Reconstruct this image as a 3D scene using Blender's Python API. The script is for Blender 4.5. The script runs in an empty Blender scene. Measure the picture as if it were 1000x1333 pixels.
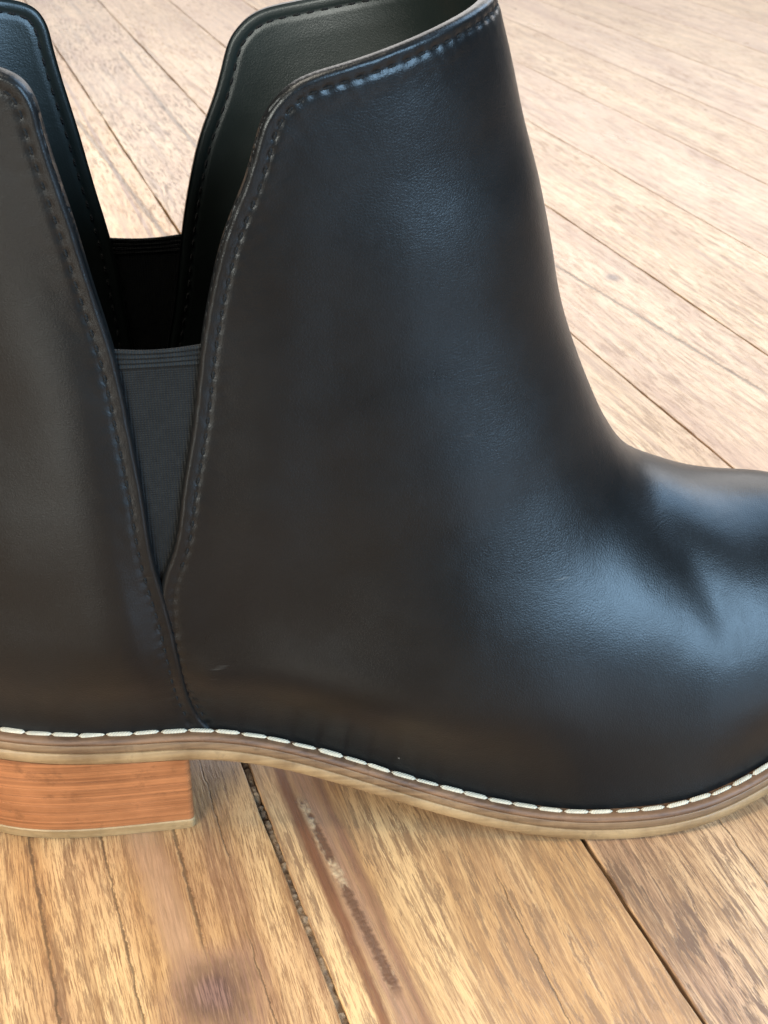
import bpy, math, random
import numpy as np
from mathutils import Vector, Matrix

random.seed(7); rng = np.random.default_rng(7)
sc = bpy.context.scene
R = math.radians
CM = 0.01

# ------------------------------------------------------------------ camera
cam_d = bpy.data.cameras.new("camera"); cam = bpy.data.objects.new("camera", cam_d)
sc.collection.objects.link(cam); sc.camera = cam
cam.location = (0, -.32, .243)
cam.rotation_euler = (R(90-28.1), 0, 0)
cam_d.sensor_fit = 'HORIZONTAL'; cam_d.sensor_width = 36; cam_d.lens = 68.4
cam_d.clip_start = .005; cam_d.clip_end = 50
cam_d.dof.use_dof = True; cam_d.dof.focus_distance = .345; cam_d.dof.aperture_fstop = 80

# ------------------------------------------------------------------ light: a room with windows behind and to the right
w = bpy.data.worlds.new("World"); sc.world = w; w.use_nodes = True
bg = w.node_tree.nodes['Background']
bg.inputs['Color'].default_value = (.95, .98, 1.0, 1); bg.inputs['Strength'].default_value = .09
def area(name, loc, target, sx, sy, power, col):
    d = bpy.data.lights.new(name, 'AREA'); d.shape = 'RECTANGLE'; d.size = sx; d.size_y = sy
    d.energy = power; d.color = col
    o = bpy.data.objects.new(name, d); sc.collection.objects.link(o)
    o.location = loc
    o.rotation_euler = (Vector(target)-Vector(loc)).to_track_quat('-Z', 'Y').to_euler()
    return o
area('window_light', (.7, 3.0, 1.45), (.1, 0, .1), 4.2, 2.0, 92, (1.0, .96, .93))
area('right_window_light', (1.5, 1.1, 1.6), (.1, 0, .05), 1.4, 1.4, 52, (.42, .68, 1.0))
area('side_window_light', (1.2, -.95, .64), (.06, 0, .06), .8, .9, 66, (.44, .71, 1.0))
area('ceiling_light', (-.45, -.12, 1.9), (-.04, -.08, 0), 1.0, 1.0, 54, (1.0, .92, .78))
area('room_light', (-.75, -1.5, .6), (-.08, 0, .08), .8, .75, 60, (.98, 1.0, .92))
sc.view_settings.view_transform = 'Standard'; sc.view_settings.look = 'None'
sc.view_settings.exposure = -.15; sc.view_settings.gamma = 1; sc.view_settings.use_curve_mapping = False
sc.render.engine = 'CYCLES'
sc.cycles.max_bounces = 6; sc.cycles.diffuse_bounces = 3; sc.cycles.glossy_bounces = 3

# ------------------------------------------------------------------ helpers
def link(o, parent=None):
    sc.collection.objects.link(o)
    if parent: o.parent = parent
    return o
def empty(name, parent=None):
    return link(bpy.data.objects.new(name, None), parent)
def mesh_obj(name, verts, faces, mats, parent=None, smooth=True, fmat=None):
    """verts in cm"""
    m = bpy.data.meshes.new(name)
    m.from_pydata((np.asarray(verts)*CM).tolist(), [], [list(map(int, f)) for f in faces])
    for mt in (mats if isinstance(mats, (list, tuple)) else [mats]): m.materials.append(mt)
    m.polygons.foreach_set('use_smooth', [smooth]*len(m.polygons))
    if fmat is not None: m.polygons.foreach_set('material_index', list(fmat))
    m.validate(); m.update()
    return link(bpy.data.objects.new(name, m), parent)
def grid_faces(na, nb, flip=False, base=0):
    i, j = np.meshgrid(np.arange(na-1), np.arange(nb-1), indexing='ij')
    a = (i*nb+j).ravel()+base
    f = np.c_[a, a+nb, a+nb+1, a+1]
    return (f[:, ::-1] if flip else f).tolist()

class NT:
    """small node-tree writer"""
    def __init__(s, name):
        s.m = bpy.data.materials.new(name); s.m.use_nodes = True; s.t = s.m.node_tree
        s.b = s.t.nodes['Principled BSDF']
    def n(s, typ, **kw):
        o = s.t.nodes.new(typ)
        for k, v in kw.items():
            if k.startswith('_'): setattr(o, k[1:], v)
            else: s.put(o, k, v)
        return o
    def put(s, o, k, v):
        i = o.inputs[int(k[1:])] if (k[0] == 'i' and k[1:].isdigit()) else o.inputs[k]
        if isinstance(v, bpy.types.NodeSocket): s.t.links.new(v, i)
        elif isinstance(v, bpy.types.Node): s.t.links.new(v.outputs[0], i)
        else:
            if hasattr(i.default_value, '__len__') and not hasattr(v, '__len__'): v = [v]*len(i.default_value)
            if i.type == 'RGBA' and len(v) == 3: v = (*v, 1)
            i.default_value = v
    def set(s, **kw):
        for k, v in kw.items(): s.put(s.b, k.replace('_', ' '), v)
    def math(s, op, a, b=0., c=None):
        o = s.n('ShaderNodeMath', _operation=op, i0=a, i1=b)
        if c is not None: s.put(o, 'i2', c)
        return o.outputs[0]
    def ramp(s, f, stops, interp='LINEAR'):
        o = s.n('ShaderNodeValToRGB', i0=f); cr = o.color_ramp; cr.interpolation = interp
        while len(cr.elements) < len(stops): cr.elements.new(.5)
        for e, (p, c) in zip(cr.elements, stops):
            e.position = p; e.color = (c, c, c, 1) if not hasattr(c, '__len__') else (*c, 1)
        return o.outputs[0]
    def mix(s, f, a, b, mode='MIX'):
        o = s.n('ShaderNodeMix', _data_type='RGBA', _blend_type=mode)
        s.put(o, 'i0', f); s.put(o, 'i6', a); s.put(o, 'i7', b)
        return o.outputs[2]
    def noise(s, vec, scale, detail=4, rough=.55, dist=0., out=0):
        return s.n('ShaderNodeTexNoise', Vector=vec, Scale=scale, Detail=detail, Roughness=rough, Distortion=dist).outputs[out]
    def mapping(s, vec, scale=(1, 1, 1), loc=(0, 0, 0), rot=(0, 0, 0)):
        return s.n('ShaderNodeMapping', Vector=vec, Scale=scale, Location=loc, Rotation=rot).outputs[0]
    def obj(s): return s.n('ShaderNodeTexCoord').outputs['Object']
    def bump(s, h, strength, dist, normal=None):
        o = s.n('ShaderNodeBump', Height=h, Strength=strength, Distance=dist)
        if normal is not None: s.put(o, 'Normal', normal)
        return o.outputs[0]
    def mapr(s, v, a, b, c=0., d=1., t='LINEAR'):
        return s.n('ShaderNodeMapRange', _interpolation_type=t, i0=v, i1=a, i2=b, i3=c, i4=d).outputs[0]

# ------------------------------------------------------------------ materials
def leather(name, col, rough, grain=1.0, wear=1.0):
    k = NT(name); o = k.obj()
    big = k.noise(o, 22, 3); mid = k.noise(o, 160, 4, .6)
    vor = k.n('ShaderNodeTexVoronoi', _feature='DISTANCE_TO_EDGE', Vector=o, Scale=1500).outputs[0]
    pores = k.mapr(vor, 0, .25)
    fine = k.noise(o, 2600, 3, .7)
    # fine stretch creases running round the leather
    cre = k.noise(k.mapping(o, (60, 60, 700)), 1.0, 3, .6, .4)
    cmask = k.mapr(k.noise(o, 45, 2), .55, .72)
    crease = k.math('MULTIPLY', k.mapr(cre, .45, .62), cmask)
    # a few pale scuffs and specks of dust
    sp = k.n('ShaderNodeTexVoronoi', Vector=o, Scale=75., Randomness=1.)
    speck = k.math('MULTIPLY', k.mapr(sp.outputs['Distance'], .014, .026, 1, 0), k.math('GREATER_THAN', k.n('ShaderNodeSeparateColor', i0=sp.outputs['Color']).outputs[0], .72))
    sn = k.noise(k.mapping(o, (70, 70, 600), rot=(.5, .9, .3)), 1., 2, .5)
    scuff = k.math('MULTIPLY', k.mapr(sn, .70, .80), k.mapr(k.noise(o, 60, 2), .6, .68))
    c = k.mix(k.mapr(big, .3, .75), col, tuple(x*1.7 for x in col))
    c = k.mix(k.math('MULTIPLY', k.math('MAXIMUM', speck, k.math('MULTIPLY', scuff, .35)), .55*wear), c, (.32, .31, .28))
    r = k.math('ADD', k.mapr(big, .25, .8, rough-.05, rough+.07), k.mapr(mid, .3, .7, -.03, .03))
    r = k.math('ADD', r, k.math('MULTIPLY', fine, .05))
    h = k.math('ADD', k.math('MULTIPLY', pores, .012*grain), k.math('MULTIPLY', fine, .016*grain))
    h = k.math('ADD', h, k.math('ADD', k.math('MULTIPLY', mid, .07), k.math('MULTIPLY', crease, .02*wear)))
    nb = k.bump(h, .6, .002)
    k.set(Base_Color=c, Roughness=r, Normal=nb, Specular_IOR_Level=.24)
    k.set(Coat_Weight=.03, Coat_Roughness=.15)
    return k.m
M_leather = leather('black_leather', (.0032, .0033, .0034), .30, 1.0, .6)
M_lining = leather('dark_lining', (.0065, .0088, .0080), .34, .8, .3)

def elastic():
    k = NT('black_elastic'); o = k.obj()
    x = k.n('ShaderNodeSeparateXYZ', i0=o)
    rib = k.math('SINE', k.math('MULTIPLY', x.outputs[0], 2*math.pi/.00062))
    wv = k.math('SINE', k.math('MULTIPLY', x.outputs[2], 2*math.pi/.0005))
    h = k.math('ADD', rib, k.math('MULTIPLY', wv, .5))
    h = k.math('ADD', h, k.math('MULTIPLY', k.noise(o, 2500, 2), .8))
    c = k.mix(k.noise(o, 600, 3), (.004, .0042, .0044), (.010, .0105, .0105))
    k.set(Base_Color=c, Roughness=.6, Normal=k.bump(h, .35, .00018), Specular_IOR_Level=.1)
    return k.m
M_elastic = elastic()
def thread(name, col, rough):
    k = NT(name); o = k.obj()
    tw = k.n('ShaderNodeTexWave', Vector=k.mapping(o, (1, 1, 1), rot=(0, 0, .8)), Scale=650, Distortion=1.5, Detail=2).outputs['Fac']
    nz = k.noise(o, 500, 3)
    oi = k.n('ShaderNodeObjectInfo').outputs['Random']
    c = k.mix(k.mapr(nz, .3, .7), tuple(x*.62 for x in col), col)
    c = k.mix(k.math('MULTIPLY', oi, .35), c, tuple(x*.6 for x in col))
    k.set(Base_Color=c, Roughness=rough, Normal=k.bump(tw, .5, .0003), Specular_IOR_Level=.25)
    return k.m
M_white_thread = thread('cream_thread', (.52, .44, .33), .8)
M_black_thread = thread('black_thread', (.005, .005, .005), .85)
def edge_leather(name, c1, c2, rough, band=1., sxy=35, sz=900):
    k = NT(name); o = k.obj()
    st = k.noise(k.mapping(o, (sxy, sxy, sz)), 1.0, 4, .6)
    bl = k.noise(o, 70, 4, .6)
    c = k.mix(k.mapr(k.math('ADD', k.math('MULTIPLY', st, band), k.math('MULTIPLY', bl, 1.)), .5*(band+1)*.78, .5*(band+1)*1.24), c1, c2)
    dirt = k.mapr(k.noise(o, 190, 5, .7), .56, .70)
    c = k.mix(k.math('MULTIPLY', dirt, .45), c, tuple(x*.45 for x in c1))
    k.set(Base_Color=c, Roughness=k.mapr(bl, .3, .7, rough-.07, rough+.1),
          Normal=k.bump(k.math('ADD', st, k.math('MULTIPLY', k.noise(o, 900, 2), .4)), .25, .0006))
    k.set(Specular_IOR_Level=.4)
    return k.m
M_welt = edge_leather('brown_welt', (.060, .028, .014), (.15, .075, .036), .55)
M_mid = edge_leather('tan_midsole', (.085, .045, .022), (.17, .096, .046), .5)
M_out = edge_leather('amber_outsole', (.135, .075, .033), (.26, .160, .075), .45, .5)
M_stack = edge_leather('stacked_heel_leather', (.16, .055, .020), (.33, .122, .045), .42, 1.5, 7, 1150)
M_lift = edge_leather('cream_top_lift', (.20, .122, .055), (.33, .215, .105), .5, .3)

def spl(xs, ys):
    """natural cubic spline through (xs, ys); ys may be (n,) or (n,k)"""
    xs = np.asarray(xs, float); ys = np.asarray(ys, float)
    n = len(xs); h = np.diff(xs)
    A = np.eye(n); R = np.zeros_like(ys)
    for i in range(1, n-1):
        A[i, i-1] = h[i-1]; A[i, i] = 2*(h[i-1]+h[i]); A[i, i+1] = h[i]
        R[i] = 6*((ys[i+1]-ys[i])/h[i]-(ys[i]-ys[i-1])/h[i-1])
    M = np.linalg.solve(A, R)
    def f(x):
        x = np.asarray(x, float); i = np.clip(np.searchsorted(xs, x)-1, 0, n-2)
        a = x-xs[i]; b = xs[i+1]-x; hh = h[i]
        if ys.ndim > 1: a = a[..., None]; b = b[..., None]; hh = hh[..., None]
        return (M[i]*b**3+M[i+1]*a**3)/(6*hh)+(ys[i]/hh-M[i]*hh/6)*b+(ys[i+1]/hh-M[i+1]*hh/6)*a
    return f
def sstep(a, b, x):
    q = np.clip((x-a)/(b-a), 0, 1); return q*q*(3-2*q)

# ---- plan outline of the sole (cm, boot frame: x heel->toe, y away, z up)
XB, XT = -11.9, 15.4
near_pts = [(-11.9,.1),(-11.75,-.7),(-11.2,-1.75),(-10.2,-2.5),(-8.7,-2.98),(-7,-3.12),(-5.2,-3.15),(-3.45,-3.25),(-1.6,-3.52),(.3,-3.92),
            (2.2,-4.3),(3.8,-4.6),(5.4,-4.8),(7,-4.78),(8.5,-4.45),(9.8,-3.98),(11.5,-3.2),(13.3,-2.2),(14.7,-1.0),(15.4,.5)]
far_pts = [(-11.9,.1),(-11.75,.95),(-11.2,2.0),(-10.2,2.75),(-8.7,3.2),(-7,3.3),(-5.2,3.15),(-3.45,2.85),(-1.6,2.7),(.3,2.9),
           (2.2,3.35),(3.8,3.75),(5.4,4.05),(7,4.2),(8.5,4.2),(9.8,4.0),(11.5,3.5),(13.3,2.7),(14.7,1.75),(15.4,.5)]
def dense(pts, n=400):
    p = np.array(pts); d = np.r_[0, np.cumsum(np.hypot(*np.diff(p, axis=0).T))]
    return spl(d, p)(np.linspace(0, d[-1], n))
def outline(off, n=160):
    """n points on each side at matching cosine-spaced x, outline offset outwards by off"""
    res = []
    for pts, sg in ((near_pts, 1), (far_pts, -1)):
        q = dense(pts); tg = np.gradient(q, axis=0); tg /= np.linalg.norm(tg, axis=1)[:, None]
        nr = np.c_[tg[:, 1], -tg[:, 0]]*sg
        nr[0] = (-1, 0); nr[-1] = (1, 0)
        q = q+nr*off
        res.append(q)
    x0 = res[0][0, 0]; x1 = res[0][-1, 0]
    t = np.linspace(0, 1, n); x = x0+(x1-x0)*(1-np.cos(np.pi*t))/2
    out = []
    for q in res:
        o = np.argsort(q[:, 0], kind='stable')
        out.append(np.c_[x, np.interp(x, q[o, 0], q[o, 1])])
    return out
zbot = spl([-12.5,-9,-6.5,-5,-3.45,-1.6,.3,2.2,3.8,5.4,7,8.5,10,12,15.6],
           [3.1,2.86,2.68,2.58,2.25,1.62,.93,.34,.06,.0,.06,.26,.58,1.1,2.2])
SOLE_T = .74
def zfea(x): return zbot(x)+SOLE_T
_fn, _ff = outline(-.47, 300)
FX0, FX1 = _fn[0, 0], _fn[-1, 0]
def fea(x, far):
    q = _ff if far else _fn
    return np.interp(x, q[:, 0], q[:, 1])
Fc = spl([0,.1,.2,.3,.4,.48,.54,.6,.66,.74,.84,.93,1.0],
         [(1.85,20.4),(2.5,18.6),(3.1,16.5),(3.66,14.3),(4.18,12.3),(4.85,10.5),(5.6,9.1),(6.8,8.0),(8.4,7.28),(10.5,6.98),(12.6,5.75),(14.2,3.9),(FX1,zfea(FX1))])
Bc = spl([0,.25,.5,.75,1.0],[(-11.1,20.4),(-10.8,16.2),(-10.7,12),(-11.35,7.5),(FX0,zfea(FX0))])
def xz(v, tau):
    B = Bc(v); F_ = Fc(v)
    x = B[..., 0]+(F_[..., 0]-B[..., 0])*tau
    zl = B[..., 1]+(F_[..., 1]-B[..., 1])*tau
    xb = FX0+(FX1-FX0)*tau
    zl1 = Bc(np.float64(1.))[1]+(Fc(np.float64(1.))[1]-Bc(np.float64(1.))[1])*tau
    z = zl+v**3*(zfea(xb)-zl1)
    return x, z
def _dense_edge(c):
    q = np.linspace(-.03, 1.06, 520); P = c(q); T = np.gradient(P, axis=0); T /= np.linalg.norm(T, axis=1)[:, None]
    ds = np.linalg.norm(np.gradient(P, axis=0), axis=1); Nn = np.c_[-T[:, 1], T[:, 0]]
    return P, Nn, T, (np.gradient(T, axis=0)*Nn).sum(1)/ds
_EF, _EB = _dense_edge(Fc), _dense_edge(Bc)
def edge_dist(x, z, E):
    """distance in the side view to the front or the back edge of the boot"""
    p = np.stack([x, z], -1).reshape(-1, 2); out = np.empty(len(p)); Q = E[0].astype('f4')
    for i in range(0, len(p), 8000):
        c = p[i:i+8000]; f = c.astype('f4')
        k = ((f[:, None, 0]-Q[None, :, 0])**2+(f[:, None, 1]-Q[None, :, 1])**2).argmin(1)
        r = c-E[0][k]; out[i:i+8000] = np.abs((r*E[1][k]).sum(1)-E[3][k]*(r*E[2][k]).sum(1)**2/2)
    return out.reshape(np.shape(x))
def rnd(d, R_, p):
    q = np.clip(d/R_, 0, 1); return np.maximum(1-(1-q)**p, 0)**(1/p)
Az = spl([-2, 1, 3.5, 5.5, 8, 11, 13.5, 17, 20.5, 23], [4.45, 4.5, 4.55, 4.45, 4.05, 3.80, 3.78, 3.95, 4.15, 4.3])
def S(v, t):
    v = np.asarray(v, float); t = np.asarray(t, float)
    v, t = np.broadcast_arrays(v, t)
    tau = (1-np.cos(np.pi*t))/2
    x, z = xz(v, tau)
    sn = np.sin(np.pi*t); sg = np.sign(sn)*(np.abs(sn) > 1e-6); far = sg < 0
    A = Az(z)*(1-.21*sstep(1.5, -5.5, x)*sstep(10., 5.5, z))*(1-.14*sstep(7., 11.5, x))
    A = A*rnd(edge_dist(x, z, _EF), 6.2, 2.2)*rnd(edge_dist(x, z, _EB), 5.2, 2.3)
    xc = np.clip(x, FX0, FX1); yf = np.where(far, fea(xc, True), -fea(xc, False))
    w = sstep(3.3, 0., z-zfea(xc))**1.35
    y = -sg*((1-w)*A+w*yf)
    return np.stack([x, y, z], -1)
def SN(v, t, e=2e-3):
    v = np.asarray(v, float); t = np.asarray(t, float)
    Sv = (S(v+e, t)-S(v-e, t))/(2*e); St = (S(v, t+e)-S(v, t-e))/(2*e)
    n = np.cross(St, Sv); n /= np.linalg.norm(n, axis=-1)[..., None]+1e-12
    return -n, Sv, St
def inv_xz(x, z, v0=.4, t0=.5):
    """(v, t) on the near side of profile points (x, z); arrays allowed"""
    x, z = np.broadcast_arrays(np.asarray(x, float), np.asarray(z, float))
    v = np.full(x.shape, v0, float); tau = np.full(x.shape, (1-np.cos(np.pi*t0))/2, float); e = 1e-4
    for _ in range(60):
        a, b = xz(v, tau); rx, rz = x-a, z-b
        if max(np.abs(rx).max(), np.abs(rz).max()) < 1e-6: break
        a1, b1 = xz(v+e, tau); a2, b2 = xz(v, tau+e)
        j11, j21, j12, j22 = (a1-a)/e, (b1-b)/e, (a2-a)/e, (b2-b)/e; det = j11*j22-j12*j21
        dv = (rx*j22-rz*j12)/det; dt = (rz*j11-rx*j21)/det
        k = np.minimum(1, .12/np.maximum(np.maximum(np.abs(dv), np.abs(dt)), 1e-9))
        v = v+dv*k; tau = np.clip(tau+dt*k, 1e-4, 1-1e-4)
    return v, np.arccos(1-2*tau)/np.pi

# ------------------------------------------------------------------ floor boards
def wood(name, c_lo, c_hi, c_dark, cracks=(), bands=(), knots=(), putty=None, mottling=.5, pink=.3):
    """coordinates in cm: n across the board, m along it"""
    k = NT(name); o = k.mapping(k.obj(), (100, 100, 100))
    rnd = k.n('ShaderNodeObjectInfo').outputs['Random']
    off = k.n('ShaderNodeCombineXYZ', X=k.math('MULTIPLY', rnd, 37.), Y=k.math('MULTIPLY', rnd, 91.), Z=rnd).outputs[0]
    p = k.n('ShaderNodeVectorMath', _operation='ADD', i0=o, i1=off).outputs[0]
    sx = k.n('ShaderNodeSeparateXYZ', i0=o); n_, m_ = sx.outputs[0], sx.outputs[1]
    # slow warp makes the figure meander
    wp = k.noise(k.mapping(p, (.12, .035, .1)), 1., 2, .5, out=1)
    wv = k.n('ShaderNodeVectorMath', _operation='MULTIPLY_ADD', i0=wp, i1=(2.2, .0, 0), i2=p).outputs[0]
    figure = k.noise(k.mapping(wv, (.50, .045, .5)), 1., 3, .6, .1)
    grain = k.noise(k.mapping(wv, (2.6, .085, 2)), 1., 5, .70, .1)
    pore = k.noise(k.mapping(wv, (5.6, .52, 4)), 1., 6, .70, .15)
    fine = k.noise(k.mapping(wv, (17., .75, 8)), 1., 5, .72, .1)
    hair = k.noise(k.mapping(wv, (34., 1.3, 8)), 1., 3, .65)
    blot = k.noise(k.mapping(p, (.38, .15, .3)), 1., 3, .6)
    c = k.mix(k.mapr(figure, .40, .60), c_lo, c_hi)
    c = k.mix(k.math('MULTIPLY', k.mapr(grain, .49, .63), .8), c, c_dark)
    c = k.mix(k.math('MULTIPLY', k.mapr(grain, .44, .30), .40), c, tuple(min(.92, x*1.14) for x in c_hi))
    c = k.mix(k.math('MULTIPLY', k.mapr(blot, .47, .66), pink), c, (.33, .175, .115))
    streak = k.math('MULTIPLY', k.mapr(pore, .525, .575), k.mapr(k.noise(k.mapping(p, (.3, .12, .2)), 1., 3), .30, .58))
    c = k.mix(k.math('MULTIPLY', streak, mottling), c, tuple(x*.66 for x in c_dark))
    c = k.mix(k.math('MULTIPLY', k.mapr(fine, .525, .575), .6), c, tuple(x*.85 for x in c_dark))
    c = k.mix(k.math('MULTIPLY', k.mapr(fine, .47, .32), .35), c, tuple(min(.92, x*1.16) for x in c_hi))
    c = k.mix(k.math('MULTIPLY', k.mapr(hair, .55, .58), .6), c, c_dark)
    fk = k.n('ShaderNodeTexVoronoi', Vector=k.mapping(p, (1.9, 1.0, 1)), Scale=1.)
    freck = k.math('MULTIPLY', k.mapr(fk.outputs['Distance'], .06, .14, 1, 0), k.mapr(k.n('ShaderNodeSeparateColor', i0=fk.outputs['Color']).outputs[0], .55, .7))
    c = k.mix(k.math('MULTIPLY', freck, .6), c, c_dark)
    c = k.mix(k.math('MULTIPLY', rnd, .22), c, (.38, .25, .16))
    height = k.math('MULTIPLY', k.math('ADD', k.math('MULTIPLY', streak, -1.), k.math('MULTIPLY_ADD', fine, .7, k.math('MULTIPLY', hair, .25))), .5)
    wob = k.noise(k.mapping(o, (0, 1.1, 0)), 1., 4, .65); wob2 = k.noise(k.mapping(o, (.6, 5., 0)), 1., 3, .7)
    for (na, ma, nb, mb, wd, col, soft) in bands:
        line = k.math('MULTIPLY_ADD', k.math('SUBTRACT', m_, ma), (nb-na)/(mb-ma), na)
        d = k.math('ABSOLUTE', k.math('SUBTRACT', k.math('SUBTRACT', n_, line), k.math('MULTIPLY', k.math('SUBTRACT', wob, .5), wd*1.2)))
        d = k.math('SUBTRACT', d, k.math('MULTIPLY', k.math('SUBTRACT', grain, .5), wd*.9))
        f = k.mapr(d, wd*(1-soft), wd*(1+soft), 1, 0, 'SMOOTHSTEP')
        fade = k.math('MULTIPLY', k.mapr(m_, min(ma, mb)-2, min(ma, mb)+.5), k.mapr(m_, max(ma, mb)-.5, max(ma, mb)+2, 1, 0))
        c = k.mix(k.math('MULTIPLY', k.math('MULTIPLY', f, fade), .85), c, k.mix(k.mapr(fine, .35, .65), tuple(x*.7 for x in col), tuple(x*1.25 for x in col)))
    for (kn, km, ra, rb, rot, col) in knots:
        q = k.n('ShaderNodeVectorMath', _operation='SUBTRACT', i0=o, i1=(kn, km, 0)).outputs[0]
        q = k.n('ShaderNodeVectorMath', _operation='MULTIPLY', i0=k.mapping(q, rot=(0, 0, rot)), i1=(1/ra, 1/rb, 0)).outputs[0]
        q = k.n('ShaderNodeVectorMath', _operation='MULTIPLY_ADD', i0=k.noise(o, .9, 3, .65, out=1), i1=(.55, .55, 0), i2=q).outputs[0]
        q = k.n('ShaderNodeVectorMath', _operation='SUBTRACT', i0=q, i1=(.275, .275, 0)).outputs[0]
        r = k.n('ShaderNodeVectorMath', _operation='LENGTH', i0=q).outputs['Value']
        ring = k.math('SINE', k.math('MULTIPLY_ADD', r, 7., k.math('MULTIPLY', fine, 16.)))
        kc = k.mix(k.mapr(ring, -1, 1), tuple(x*.7 for x in col), tuple(x*1.7 for x in col))
        c = k.mix(k.math('MULTIPLY', k.math('ADD', k.mapr(r, .2, 1.3, .82, 0, 'SMOOTHSTEP'), k.mapr(r, .05, .4, .25, 0)), 1.), c, kc)
        height = k.math('SUBTRACT', height, k.math('MULTIPLY', k.mapr(r, .2, .8, 1, 0), .25))
    if putty:
        (na, ma, nb, mb, wd) = putty
        line = k.math('MULTIPLY_ADD', k.math('SUBTRACT', m_, ma), (nb-na)/(mb-ma), na)
        lump = k.n('ShaderNodeTexVoronoi', Vector=o, Scale=7., Randomness=1.)
        d = k.math('ABSOLUTE', k.math('SUBTRACT', n_, line))
        d = k.math('ADD', d, k.math('MULTIPLY', k.math('SUBTRACT', wob2, .5), .22))
        f = k.mapr(d, wd*.5, wd*1.1, 1, 0)
        f = k.math('MULTIPLY', f, k.math('MULTIPLY', k.mapr(m_, mb-.3, mb+.2), k.mapr(m_, ma-.2, ma+.3, 1, 0)))
        sel = k.mapr(k.noise(k.mapping(o, (1.3, .55, 0)), 1., 4, .65), .48, .56)
        pc = k.mix(sel, (.13, .065, .038), k.mix(lump.outputs['Distance'], (.50, .35, .21), (.24, .14, .08)))
        c = k.mix(f, c, pc)
        height = k.math('ADD', height, k.math('MULTIPLY', f, k.math('MULTIPLY_ADD', lump.outputs['Distance'], -.8, k.math('MULTIPLY', sel, .8))))
    crk = None
    for (na, ma, nb, mb, wd) in cracks:
        line = k.math('MULTIPLY_ADD', k.math('SUBTRACT', m_, ma), (nb-na)/(mb-ma), na)
        d = k.math('SUBTRACT', k.math('SUBTRACT', n_, line), k.math('MULTIPLY', k.math('SUBTRACT', wob, .5), .22))
        d = k.math('ABSOLUTE', k.math('SUBTRACT', d, k.math('MULTIPLY', k.math('SUBTRACT', wob2, .5), .045)))
        wv_ = k.math('MULTIPLY', k.mapr(wob2, .3, .7, .35, 1.5), wd)
        f = k.mapr(k.math('DIVIDE', d, wv_), .5, 1.5, 1, 0)
        f = k.math('MULTIPLY', f, k.math('MULTIPLY', k.mapr(m_, min(ma, mb)-1, min(ma, mb)+.5), k.mapr(m_, max(ma, mb)-.5, max(ma, mb)+1, 1, 0)))
        crk = f if crk is None else k.math('MAXIMUM', crk, f)
    if crk is not None:
        c = k.mix(k.math('MULTIPLY', crk, .75), c, (.085, .045, .022))
        height = k.math('SUBTRACT', height, k.math('MULTIPLY', crk, 1.2))
    rough = k.math('ADD', k.mapr(blot, .3, .7, .27, .36), k.math('MULTIPLY', streak, .16))
    nb_ = k.bump(k.math('MULTIPLY_ADD', blot, .5, height), .30, .0009)
    k.set(Base_Color=c, Roughness=rough, Normal=nb_, Specular_IOR_Level=.42)
    k.set(Coat_Weight=.12, Coat_Roughness=.2)
    return k.m
Y_LO, Y_HI, Y_DK = (.41, .213, .082), (.63, .385, .175), (.165, .068, .025)
W_yel = wood('yellow_board', Y_LO, Y_HI, Y_DK, mottling=.55,
             cracks=[(-9.6, 8, -9.54, -14, .035), (-7.88, 8, -7.84, -14, .028), (-6.03, .5, -6.17, -5.4, .045), (-4.9, 1, -5.0, -3.2, .018), (-5.15, -6., -5.2, -12, .018)],
             knots=[(-6.2, -7.3, 1.3, 1.6, .3, (.125, .066, .048))],
             bands=[(-5.9, -9.5, -5.6, -30, .45, (.26, .15, .10), .5), (-6.9, -1, -6.7, -6, .35, (.36, .20, .11), .7)], pink=.25)
W_vein = wood('veined_board', Y_LO, Y_HI, (.23, .11, .045), mottling=.85,
              bands=[(-2.98, 2, -2.95, -12, .13, (.145, .055, .028), .5), (-2.15, 2, -2.1, -12, .13, (.20, .095, .055), .8), (-2.5, 2, -2.5, -14, .24, (.28, .15, .09), .7),
                     (1.9, 44, 2.5, 90, .12, (.2, .1, .06), .5)],
              putty=(-2.74, -1.5, -2.44, -8.4, .15),
              cracks=[(1.65, 76, 2.75, 46, .16), (1.0, -6, .7, -12, .018)], pink=.18)
W_brown = wood('brown_board', (.38, .215, .105), (.56, .355, .19), (.13, .060, .030), mottling=1., pink=.45,
               cracks=[(8.5, 100, 8.2, 60, .14), (7.3, -1, 7.0, -9, .025)])
W_far = wood('pale_board', (.43, .255, .145), (.58, .375, .22), (.25, .13, .075), mottling=.4, pink=.4,
             cracks=[(20.8, 38, 22.6, 18, .10)], knots=[(22.94, 33.2, .5, .75, .2, (.10, .06, .045))])
W_any = wood('worn_board', (.42, .25, .13), (.58, .375, .21), (.24, .125, .065), mottling=.45, pink=.35)

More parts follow.
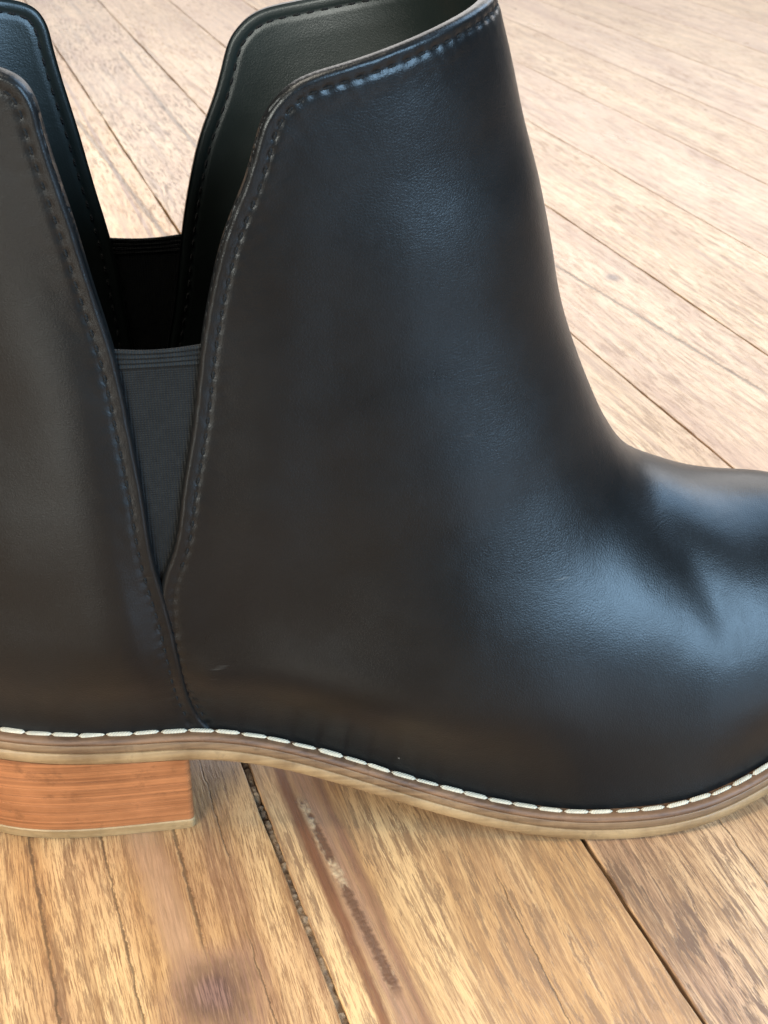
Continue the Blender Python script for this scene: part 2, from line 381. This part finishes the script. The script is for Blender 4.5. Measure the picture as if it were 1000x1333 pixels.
floor = empty('floor'); floor['kind'] = 'structure'; floor.rotation_euler = (0, 0, R(18))
k = NT('dark_subfloor'); k.set(Base_Color=(.012, .008, .006), Roughness=.9); M_sub = k.m
def slab(name, n0, n1, m0, m1, z0, z1, mat, jag=0., step=None, seed=0, bev=.03):
    g = np.random.default_rng(seed)
    m = np.arange(m0, m1, step) if step else np.linspace(m0, m1, 8)
    m = np.r_[m, m1] if step else m
    def edge(s):
        if not jag: return np.zeros(len(m))
        q = g.normal(0, 1, len(m)); q = np.convolve(q, [.2, .6, .2], 'same')
        lo = np.interp(m, np.linspace(m0, m1, max(3, int((m1-m0)/4))), g.normal(0, 1, max(3, int((m1-m0)/4))))
        return (q*.3+lo*.5)*jag
    a = n0+edge(0); b = n1+edge(1)
    prof = []
    for off, z in ((0, z0), (0, z1-bev), (bev*.35, z1-bev*.3), (bev, z1)): prof.append((a+off, z))
    for off, z in ((bev, z1), (bev*.35, z1-bev*.3), (0, z1-bev), (0, z0)): prof.append((b-off, z))
    V = np.stack([np.c_[x, m, np.full(len(m), z)] for x, z in prof], 1)      # (len m, 8, 3)
    nm = len(m); V = V.reshape(-1, 3); F = grid_faces(nm, 8, True)
    F += [list(range(8))[::1], [(nm-1)*8+i for i in range(8)][::-1]]
    return mesh_obj(name, V, F, mat, floor, smooth=False)
slab('subfloor', -160, 170, -60, 330, -3, -1.2, M_sub)
seams = [-3.75+7.2*i for i in range(-20, 0)]+[-3.75, 3.55, 10.75, 17.7, 24.9, 32.1, 39.5, 46.7]+[46.7+7.25*i for i in range(1, 16)]
special = {-3.75: W_vein, 3.55: W_brown, 17.7: W_far, seams[19]: W_yel}
for i in range(len(seams)-1):
    n0, n1 = seams[i], seams[i+1]; g = np.random.default_rng(100+i)
    near = -12 < n0 < 30; far_view = -60 < n0 < 62
    gap = .05 if n0 < 20 else .03
    mat = special.get(n0, [W_any, W_far][i % 2] if n0 > 30 or n0 < -12 else W_any)
    if near or far_view: ends = [-45, 320]
    else: ends = [-45]+sorted((g.uniform(10, 60)+np.array([0, 95, 190])).tolist())+[320]
    gl = .085 if n0 == -3.75 else gap; gr = .085 if n1 == -3.75 else gap
    for a, b in zip(ends[:-1], ends[1:]):
        slab('floorboard', n0+gl, n1-gr, a+.03, b-.03, -1.15, g.uniform(-.006, .0), mat, .05 if near else .02, .45 if near else 2., 500+i, .03 if n0 < 20 else .015)
# crumbling filler in the open joint
g = np.random.default_rng(3); m = np.arange(-14, 6, .09); V = []; F = []
for i, mm in enumerate(m):
    z = -.035-.05*abs(g.normal()); c0 = -3.76+.03*math.sin(mm*1.7)
    V += [(c0-.16, mm, -.4), (c0-.09+g.normal(0, .02), mm, z), (c0+.01+g.normal(0, .02), mm, z+g.normal(0, .025)), (c0+.09+g.normal(0, .02), mm, z), (c0+.16, mm, -.4)]
k = NT('crumbling_filler'); o_ = k.obj()
k.set(Base_Color=k.mix(k.mapr(k.noise(o_, 300, 4, .7), .35, .65), (.07, .040, .022), (.25, .165, .095)), Roughness=.85, Normal=k.bump(k.noise(o_, 900, 3), .6, .0008))
mesh_obj('joint_filler', V, grid_faces(len(m), 5, True), k.m, floor, smooth=True)

# ------------------------------------------------------------------ boot
boot = empty('ankle_boot'); boot.rotation_euler = (0, 0, R(10))
boot['label'] = 'black leather ankle boot with elastic side gores, white welt stitching and stacked tan heel'
boot['category'] = 'boot'

def curve_vt(pts, n):
    """profile points (x, z) -> n (v, t) samples on the near side, even in length"""
    p = np.array(pts); d = np.r_[0, np.cumsum(np.hypot(*np.diff(p, axis=0).T))]
    q = spl(d, p)(np.linspace(0, d[-1], n))
    return np.stack(inv_xz(q[:, 0], q[:, 1]), -1)
BACK_EDGE = [(-4.55,3.05),(-4.85,3.5),(-5.1,4.25),(-5.23,5.1),(-5.49,7.3),(-5.7,8.65),(-5.79,10.0),(-5.93,11.6),(-6.12,13.3),(-6.42,14.8),(-6.67,16.1),(-6.97,17.5),(-7.06,18.0)]
BACK_TOP = [(-7.06,18.0),(-7.13,18.4),(-7.35,18.78),(-7.75,18.98),(-8.4,19.12),(-9.2,19.3)]
FRONT_EDGE = [(-4.95,3.0),(-5.35,4.2),(-5.6,5.6),(-5.68,7.15),(-5.57,8.0),(-5.3,8.78),(-5.02,10.15),(-4.71,11.6),(-4.43,13.3),(-4.08,14.9),(-3.79,15.83),(-3.4,16.75),(-3.12,17.6)]
FRONT_TOP = [(-3.12,17.6),(-2.98,17.95),(-2.80,18.2),(-2.43,18.52),(-1.54,18.80),(-.63,19.0),(.70,19.33)]
NE = 260
be = curve_vt(BACK_EDGE, NE); fe = curve_vt(FRONT_EDGE, NE)
def topcurve(pts, tend, vend, n):
    c = curve_vt(pts, 120)
    # carry on to the midline in (v, t)
    t0 = c[-1, 1]; s0 = (c[-1, 0]-c[-4, 0])/(c[-1, 1]-c[-4, 1])
    tt = np.linspace(t0, tend, 60)[1:]; q = (tt-t0)/(tend-t0)
    v = c[-1, 0]+(vend-c[-1, 0])*(1-(1-q)**2)
    c = np.r_[c, np.c_[v, tt]]
    P = S(c[:, 0], c[:, 1]); d = np.r_[0, np.cumsum(np.linalg.norm(np.diff(P, axis=0), axis=1))]
    u = np.linspace(0, d[-1], n)
    return np.c_[np.interp(u, d, c[:, 0]), np.interp(u, d, c[:, 1])]
ft = topcurve(FRONT_TOP, 1.0, .042, 200); bt = topcurve(BACK_TOP, 0.0, .045, 160)

def dist_poly(P, Q):
    out = np.empty(len(P)); arg = np.empty(len(P), int)
    for i in range(0, len(P), 4000):
        d = np.linalg.norm(P[i:i+4000, None]-Q[None], axis=2); arg[i:i+4000] = d.argmin(1); out[i:i+4000] = d.min(1)
    return out, arg
def smooth_noise(P, sc_, seed):
    g = np.random.default_rng(seed); r = np.zeros(len(P))
    for _ in range(14):
        kx = g.normal(0, 1, 3)*sc_; r += np.sin(P@kx+g.uniform(0, 6.28))
    return r/np.sqrt(14)
def dents(L):
    """large soft shapes of worn leather, cm outwards, from boot-frame points"""
    x, y, z = L.T; r = np.zeros(len(L))
    for (x0, z0, x1, z1, wd, dep) in FOLDS:
        ax, az = x1-x0, z1-z0; ll = math.hypot(ax, az)
        u = np.clip(((x-x0)*ax+(z-z0)*az)/ll**2, -.2, 1.2)
        q = (-(x-x0)*az+(z-z0)*ax)/ll
        r += dep*np.exp(-(q/wd)**2)*sstep(-.2, .25, u)*sstep(1.2, .75, u)
    for (x0, z0, rx, rz, dep) in BUMPS: r += dep*np.exp(-((x-x0)/rx)**2-((z-z0)/rz)**2)
    r += (.030*smooth_noise(L, .55, 3)+.008*smooth_noise(L, 1.6, 4))*sstep(7.5, 4.5, x)
    return r
BUMPS = [(-4.5, 5.2, .7, .9, .09), (-6.7, 6.6, 1.3, 1.9, .26), (-7.6, 10.8, 1.6, 2., .06)]
FOLDS = [(-4.6, 5.2, 3.0, 4.2, .9, .07), (-2.6, 16, -3.4, 8, .8, .05), (-1.3, 16, -1.8, 6, 1.1, -.05),
         (-7.2, 14, -6.6, 6.5, .8, .08), (-8.8, 13, -8.6, 6, 1.0, -.05), (-2, 16.8, 3.5, 16.8, 1.6, -.10),
         (5.9, 8.7, 8.0, 4.9, .5, -.085), (7.1, 8.2, 9.4, 4.9, .9, .035), (4.9, 7.6, 6.2, 5.2, .6, .03),
         (8.15, 5.5, 8.25, 3.7, .09, -.018), (8.45, 5.6, 8.45, 3.6, .07, -.016), (8.7, 5.4, 8.62, 3.4, .08, -.018), (9.0, 5.5, 8.85, 3.9, .07, -.015), (9.3, 5.2, 9.1, 3.8, .08, -.015)]

def panel(name, side, top, sgn_front, na, nb, h0, inner, bottom_v=1.03):
    """wrap-round leather panel: side edge (bottom->top), top edge (corner->midline), mirrored to the far side"""
    mid = 1.0 if sgn_front else 0.0
    mir = lambda c: np.c_[c[:, 0], 2*mid-c[:, 1]]
    def res(c, u):
        P = S(c[:, 0], c[:, 1]); d = np.r_[0, np.cumsum(np.linalg.norm(np.diff(P, axis=0), axis=1))]; d /= d[-1]
        return np.c_[np.interp(u, d, c[:, 0]), np.interp(u, d, c[:, 1])]
    def ease(n, k1, k2):       # denser near the edges
        t = np.linspace(0, 1, n); w_ = 1-k1*np.exp(-t/.05)-k2*np.exp(-(1-t)/.05)
        u = np.cumsum(np.r_[0, (w_[1:]+w_[:-1])/2]); return u/u[-1]
    a = ease(na, .8, .8); b = ease(nb, .3, .85)
    Lc = res(side, b); Rc = mir(Lc)
    full_top = np.r_[top, mir(top)[::-1][1:]]
    Tc = res(full_top, a)
    b0 = Lc[0]; t0, t1 = b0[1], 2*mid-b0[1]
    Bt = np.c_[np.full(na, bottom_v), t0+(t1-t0)*a]
    Bt[:, 0] = bottom_v+(b0[0]-bottom_v)*0
    Lc[0, 0] = Rc[0, 0] = bottom_v
    A, Bq = a[:, None, None], b[None, :, None]
    G = ((1-A)*Lc[None]+A*Rc[None]+(1-Bq)*Bt[:, None]+Bq*Tc[:, None]
         -((1-A)*(1-Bq)*Lc[0]+A*(1-Bq)*Rc[0]+(1-A)*Bq*Tc[0]+A*Bq*Tc[-1]))
    v, t = G[..., 0].ravel(), G[..., 1].ravel()
    P = S(v, t); N, _, _ = SN(v, t)
    edge = np.r_[S(Lc[:, 0], Lc[:, 1]), S(Tc[:, 0], Tc[:, 1]), S(Rc[:, 0], Rc[:, 1])]
    fine = np.r_[res(side, np.linspace(0, 1, 900)), res(full_top, np.linspace(0, 1, 1500)), mir(res(side, np.linspace(0, 1, 900)))[::-1]]
    E3 = S(fine[:, 0], fine[:, 1]); dd, arg = dist_poly(P.astype('f4'), E3[::2].astype('f4')); arg = arg*2
    arc = np.r_[0, np.cumsum(np.linalg.norm(np.diff(E3, axis=0), axis=1))][arg]
    rr = .10
    h = h0*np.sqrt(np.clip(1-(np.clip(rr-dd, 0, rr)/rr)**2, 0.02, 1))
    h += .012*np.exp(-((dd-.11)/.06)**2)                                   # rolled edge
    ph = (arc % PITCH)/PITCH
    h -= (.030+.018*np.cos(2*np.pi*ph))*np.exp(-((dd-STITCH_IN)/.06)**2)    # stitch groove, deepest at the holes
    h += .005*np.exp(-((dd-.47)/.13)**2)*(.6+.4*np.cos(2*np.pi*ph+3))      # puckered swell inside it
    h += .005*smooth_noise(P, 9., 8)*np.exp(-(dd/.8)**2)
    ds = dents(P)*sstep(0., .9, dd)
    O = P+N*(h+ds)[:, None]; I = P-N*(inner-ds*.8-.03*np.exp(-((dd-STITCH_IN)/.06)**2)-.05*np.exp(-(dd/.06)**2))[:, None]
    F = grid_faces(na, nb, sgn_front is False)
    # border wrap
    idx = np.arange(na*nb).reshape(na, nb)
    ring = np.r_[idx[0, :], idx[1:, -1], idx[-1, ::-1][1:]]
    ev = P[ring]-N[ring]*inner*1.02
    base = len(O); V = np.r_[O, ev]
    for i in range(len(ring)-1):
        f = [ring[i], ring[i+1], base+i+1, base+i]
        F.append(f if sgn_front else f[::-1])
    o = mesh_obj(name, V, F, M_leather, boot)
    lin = mesh_obj('lining', I, grid_faces(na, nb, sgn_front is True), M_lining, o)
    return o, (E3, fine)
PITCH = .34; STITCH_IN = .30

back, back_edge = panel('back_panel', be, bt, False, 200, 190, .17, .15)
front, front_edge = panel('front_panel', fe, ft, True, 330, 210, .11, .15)

# ---- black thread along the panel edges
def stitch_mesh(name, length, wid, thk, mat, bow=.3, pw=3.2):
    n, r = 9, 8; V = []; F = []
    for i in range(n):
        u = -1+2*i/(n-1); e = math.sqrt(max(1-abs(u)**pw, 0)); e = max(e, .05)
        for j in range(r):
            a = 2*math.pi*j/r
            V.append((u*length/2, wid/2*e*math.cos(a), thk*e*math.sin(a)+bow*thk*(1-u*u)))
    F = [[i*r+j, (i+1)*r+j, (i+1)*r+(j+1) % r, i*r+(j+1) % r] for i in range(n-1) for j in range(r)]
    F += [list(range(r)), [(n-1)*r+j for j in range(r)][::-1]]
    m = bpy.data.meshes.new(name); m.from_pydata((np.array(V)*CM).tolist(), [], F); m.materials.append(mat)
    m.polygons.foreach_set('use_smooth', [True]*len(m.polygons)); m.update(); return m
def frame(pos, tan, nor):
    t = Vector(tan).normalized(); n = Vector(nor); n = (n-t*n.dot(t)).normalized(); b = n.cross(t)
    M = Matrix((t, b, n)).transposed().to_4x4(); M.translation = Vector(pos)*CM; return M
st_black = stitch_mesh('stitch', .21, .06, .024, M_black_thread)
def stitch_row(parent, vt, h, inward, keep):
    """vt: edge samples (v, t); stitches lie STITCH_IN inside it"""
    P = S(vt[:, 0], vt[:, 1]); N, Sv, St = SN(vt[:, 0], vt[:, 1])
    T = np.gradient(P, axis=0); T /= np.linalg.norm(T, axis=1)[:, None]
    I = np.cross(N, T)*inward
    J = np.stack([Sv, St], -1); off = np.einsum('nij,nj->ni', np.linalg.pinv(J), I*STITCH_IN)
    q = vt+off; Q = S(q[:, 0], q[:, 1]); Nq, _, _ = SN(q[:, 0], q[:, 1])
    d = np.r_[0, np.cumsum(np.linalg.norm(np.diff(P, axis=0), axis=1))]
    for s0 in np.arange(PITCH*.5+PITCH*.5, d[-1], PITCH):
        i = int(np.clip(np.searchsorted(d, s0), 1, len(d)-2))
        if not keep(Q[i]): continue
        tg = Q[i+1]-Q[i-1]
        if np.linalg.norm(tg) < 1e-6: continue
        o = bpy.data.objects.new('stitch', st_black); link(o, parent)
        ds = dents(Q[i][None])[0]*sstep(0., .9, STITCH_IN)
        o.matrix_basis = frame(Q[i]+Nq[i]*((h-.035+ds) if Q[i][1] < 0 else -.125), tg+rng.normal(0, .03, 3)*np.linalg.norm(tg), Nq[i] if Q[i][1] < 0 else -Nq[i])
seen = lambda q: (q[1] < 0 or q[2] > 9) and q[2] > 3.6
stitch_row(back, back_edge[1], .17, 1, lambda q: seen(q) and q[0] > -9.6)
stitch_row(front, front_edge[1], .11, -1, lambda q: seen(q) and not (q[2] < 8.1 and q[0] < -5))

# ---- elastic gores
def gore(name, far):
    zs = np.r_[np.linspace(6.6, 12.95, 46), np.linspace(12.98, 13.46, 40)]
    bx = spl([p[1] for p in BACK_EDGE], [p[0] for p in BACK_EDGE]); fx = spl([p[1] for p in FRONT_EDGE], [p[0] for p in FRONT_EDGE])
    nc = 26; u = np.linspace(0, 1, nc)[None]; zz = zs[:, None]
    x0 = bx(zz)-.32; x1 = np.maximum(fx(zz)+.32, x0+.3); X = x0+(x1-x0)*u
    Zg = zz-.10*np.sin(math.pi*u)*np.clip((zz-12.9)/.56, 0, 1)
    VT = np.stack(inv_xz(X.ravel(), Zg.ravel(), .5, .4), -1)
    HH = (np.where(zz > 12.98, .026*np.abs(np.sin((zz-12.98)/.48*math.pi*4)), 0)-.012-.02*np.sin(math.pi*u)).ravel()
    VT = np.array(VT); t = 2-VT[:, 1] if far else VT[:, 1]
    P = S(VT[:, 0], t); N, _, _ = SN(VT[:, 0], t)
    O = P+N*HH[:, None]; I = P-N*(.09+HH*.5)[:, None]
    nz = len(zs); F = grid_faces(nz, nc, far)+grid_faces(nz, nc, not far, nz*nc)
    for j in range(nc-1):
        f = [(nz-1)*nc+j, (nz-1)*nc+j+1, nz*nc+(nz-1)*nc+j+1, nz*nc+(nz-1)*nc+j]; F.append(f if not far else f[::-1])
    return mesh_obj(name, np.r_[O, I], F, M_elastic, boot)
gore('elastic_gore', False); gore('elastic_gore', True)

# ---- sole: welt, midsole, outsole follow the same plan outline
def sole_layer(name, rings, mat, parent, x_hi=None):
    """rings: (outline offset, height above outsole bottom) from top to bottom; capped both ends"""
    V = []; n = 170
    for off, hz in rings:
        a, b = outline(off, n); loop = np.r_[a, b[::-1][1:-1]]
        V.append(np.c_[loop, zbot(np.clip(loop[:, 0], -12.5, 15.6))+hz])
    L = len(V[0]); nr = len(V); V = np.concatenate(V); F = []
    for r in range(nr-1):
        for i in range(L):
            j = (i+1) % L; F.append([r*L+i, (r+1)*L+i, (r+1)*L+j, r*L+j])
    for r, fl in ((0, False), (nr-1, True)):
        for i in range(n-1):
            c = lambda q: r*L+(0 if q == 0 else L-q)
            if i == 0: f = [r*L, r*L+1, c(1)]
            elif i == n-2: f = [r*L+i, r*L+n-1, c(i)]
            else: f = [r*L+i, r*L+i+1, c(i+1), c(i)]
            F.append(f[::-1] if fl else f)
    return mesh_obj(name, V, F, mat, parent)
welt = sole_layer('welt', [(-.9, .70), (-.32, .70), (-.10, .69), (-.045, .66), (-.022, .60), (-.02, .545), (-.4, .535)], M_welt, boot)
sole_layer('midsole', [(-.4, .537), (-.02, .536), (-.012, .515), (.0, .42), (-.005, .335), (-.02, .325), (-.4, .32)], M_mid, boot)
sole_layer('outsole', [(-.4, .325), (-.0, .320), (.012, .305), (.025, .18), (.015, .05), (-.04, .0), (-.5, .0)], M_out, boot)
sole_layer('insole', [(-.75, .80), (-.75, .74)], M_lining, boot)

# welt stitches
st_white = [stitch_mesh('welt_stitch', L_, w_, .024, M_white_thread, .3, 6.) for L_, w_ in ((.63, .115), (.645, .13), (.615, .105), (.635, .12))]
a, b = outline(-.235, 900)
a = a[(a[:, 0] > -11.6)]
P = np.c_[a, zbot(a[:, 0])+.715]; d = np.r_[0, np.cumsum(np.linalg.norm(np.diff(P, axis=0), axis=1))]
s0 = .2
while s0 < d[-1]-.3:
    i = int(np.searchsorted(d, s0)); pitch = .635+rng.normal(0, .012)
    i = np.clip(i, 3, len(d)-4); tg = P[i+3]-P[i-3]; sd = np.array([tg[1], -tg[0], 0]); sd /= np.linalg.norm(sd)
    up = np.array([0, 0, 1.])+.55*sd
    o = bpy.data.objects.new('stitch', st_white[rng.integers(4)]); link(o, welt)
    o.matrix_basis = frame(P[i]+np.array([0, 0, .012])+sd*rng.normal(0, .008), tg/np.linalg.norm(tg)+sd*rng.normal(-.035, .035), up) @ Matrix.Rotation(rng.normal(0, .15), 4, 'X')
    s0 += pitch

# ---- heel
heel = empty('heel', boot)
def heel_loop(off, xf, n=56, r=.28):
    """heel plan: back of the sole outline inset by -off, cut by a slightly hollow breast at xf, rounded corners"""
    a, b = outline(off, 260)
    yn = lambda x: np.interp(x, a[:, 0], a[:, 1]); yf = lambda x: np.interp(x, b[:, 0], b[:, 1])
    x0 = a[0, 0]; t = np.linspace(0, 1, n); xs = x0+(xf-r-x0)*(1-np.cos(np.pi*t/2))
    nearp = np.c_[xs, yn(xs)]; farp = np.c_[xs, yf(xs)]
    cn = [(xf-r+r*math.sin(q), yn(xf-r)+r*(1-math.cos(q))) for q in np.linspace(.3, math.pi/2, 5)]
    cf = [(xf-r+r*math.sin(q), yf(xf-r)-r*(1-math.cos(q))) for q in np.linspace(.3, math.pi/2, 5)]
    y0, y1 = cn[-1][1], cf[-1][1]
    br = [(xf-.25*math.sin(math.pi*u), y0+(y1-y0)*u) for u in np.linspace(.06, .94, 14)]
    loop = np.r_[nearp, cn, br, cf[::-1], farp[::-1][:-1]]
    return loop
Z1, Z0, NL = 2.60, .36, 8
def heel_piece(name, rings, mat, parent):
    V = []
    for off, xf, z, r in rings:
        lp = heel_loop(off, xf, r=r); u = max(0, (z-Z0)/(Z1-Z0))
        V.append(np.c_[lp, z+(zbot(np.clip(lp[:, 0], -12.5, -5.3))-.004-Z1)*u])
    L = len(V[0]); nr = len(V); V = np.concatenate(V); F = []
    for r in range(nr-1):
        for i in range(L):
            j = (i+1) % L; F.append([r*L+i, (r+1)*L+i, (r+1)*L+j, r*L+j])
    F.append(list(range(L))); F.append(list(range((nr-1)*L, nr*L))[::-1])
    o = mesh_obj(name, V, F, mat, parent, smooth=False); return o

def hin(z): u = (Z1-z)/(Z1-.0); return -.02-.66*u**1.15, -5.28+.02*u
for i in range(NL):
    za = Z1-(Z1-Z0)*i/NL; zb = Z1-(Z1-Z0)*(i+1)/NL; j = rng.normal(0, .0015)
    oa, xa = hin(za); ob, xb_ = hin(zb)
    heel_piece('heel_layer', [(oa-.006+j, xa-.01, za-.001, .14), (oa+.004+j, xa+.005, za-.007, .14), (ob+.004+j, xb_+.005, zb+.007, .14), (ob-.006+j, xb_-.01, zb+.001, .14)], M_stack, heel)
o1, x1 = hin(Z0); o0, x0_ = hin(0.)
heel_piece('top_lift', [(o1-.005, x1+.0, Z0, .14), (o1+.02, x1+.02, Z0-.03, .14), (o0+.03, x0_+.02, .05, .14), (o0, x0_-.01, .006, .14)], M_lift, heel)
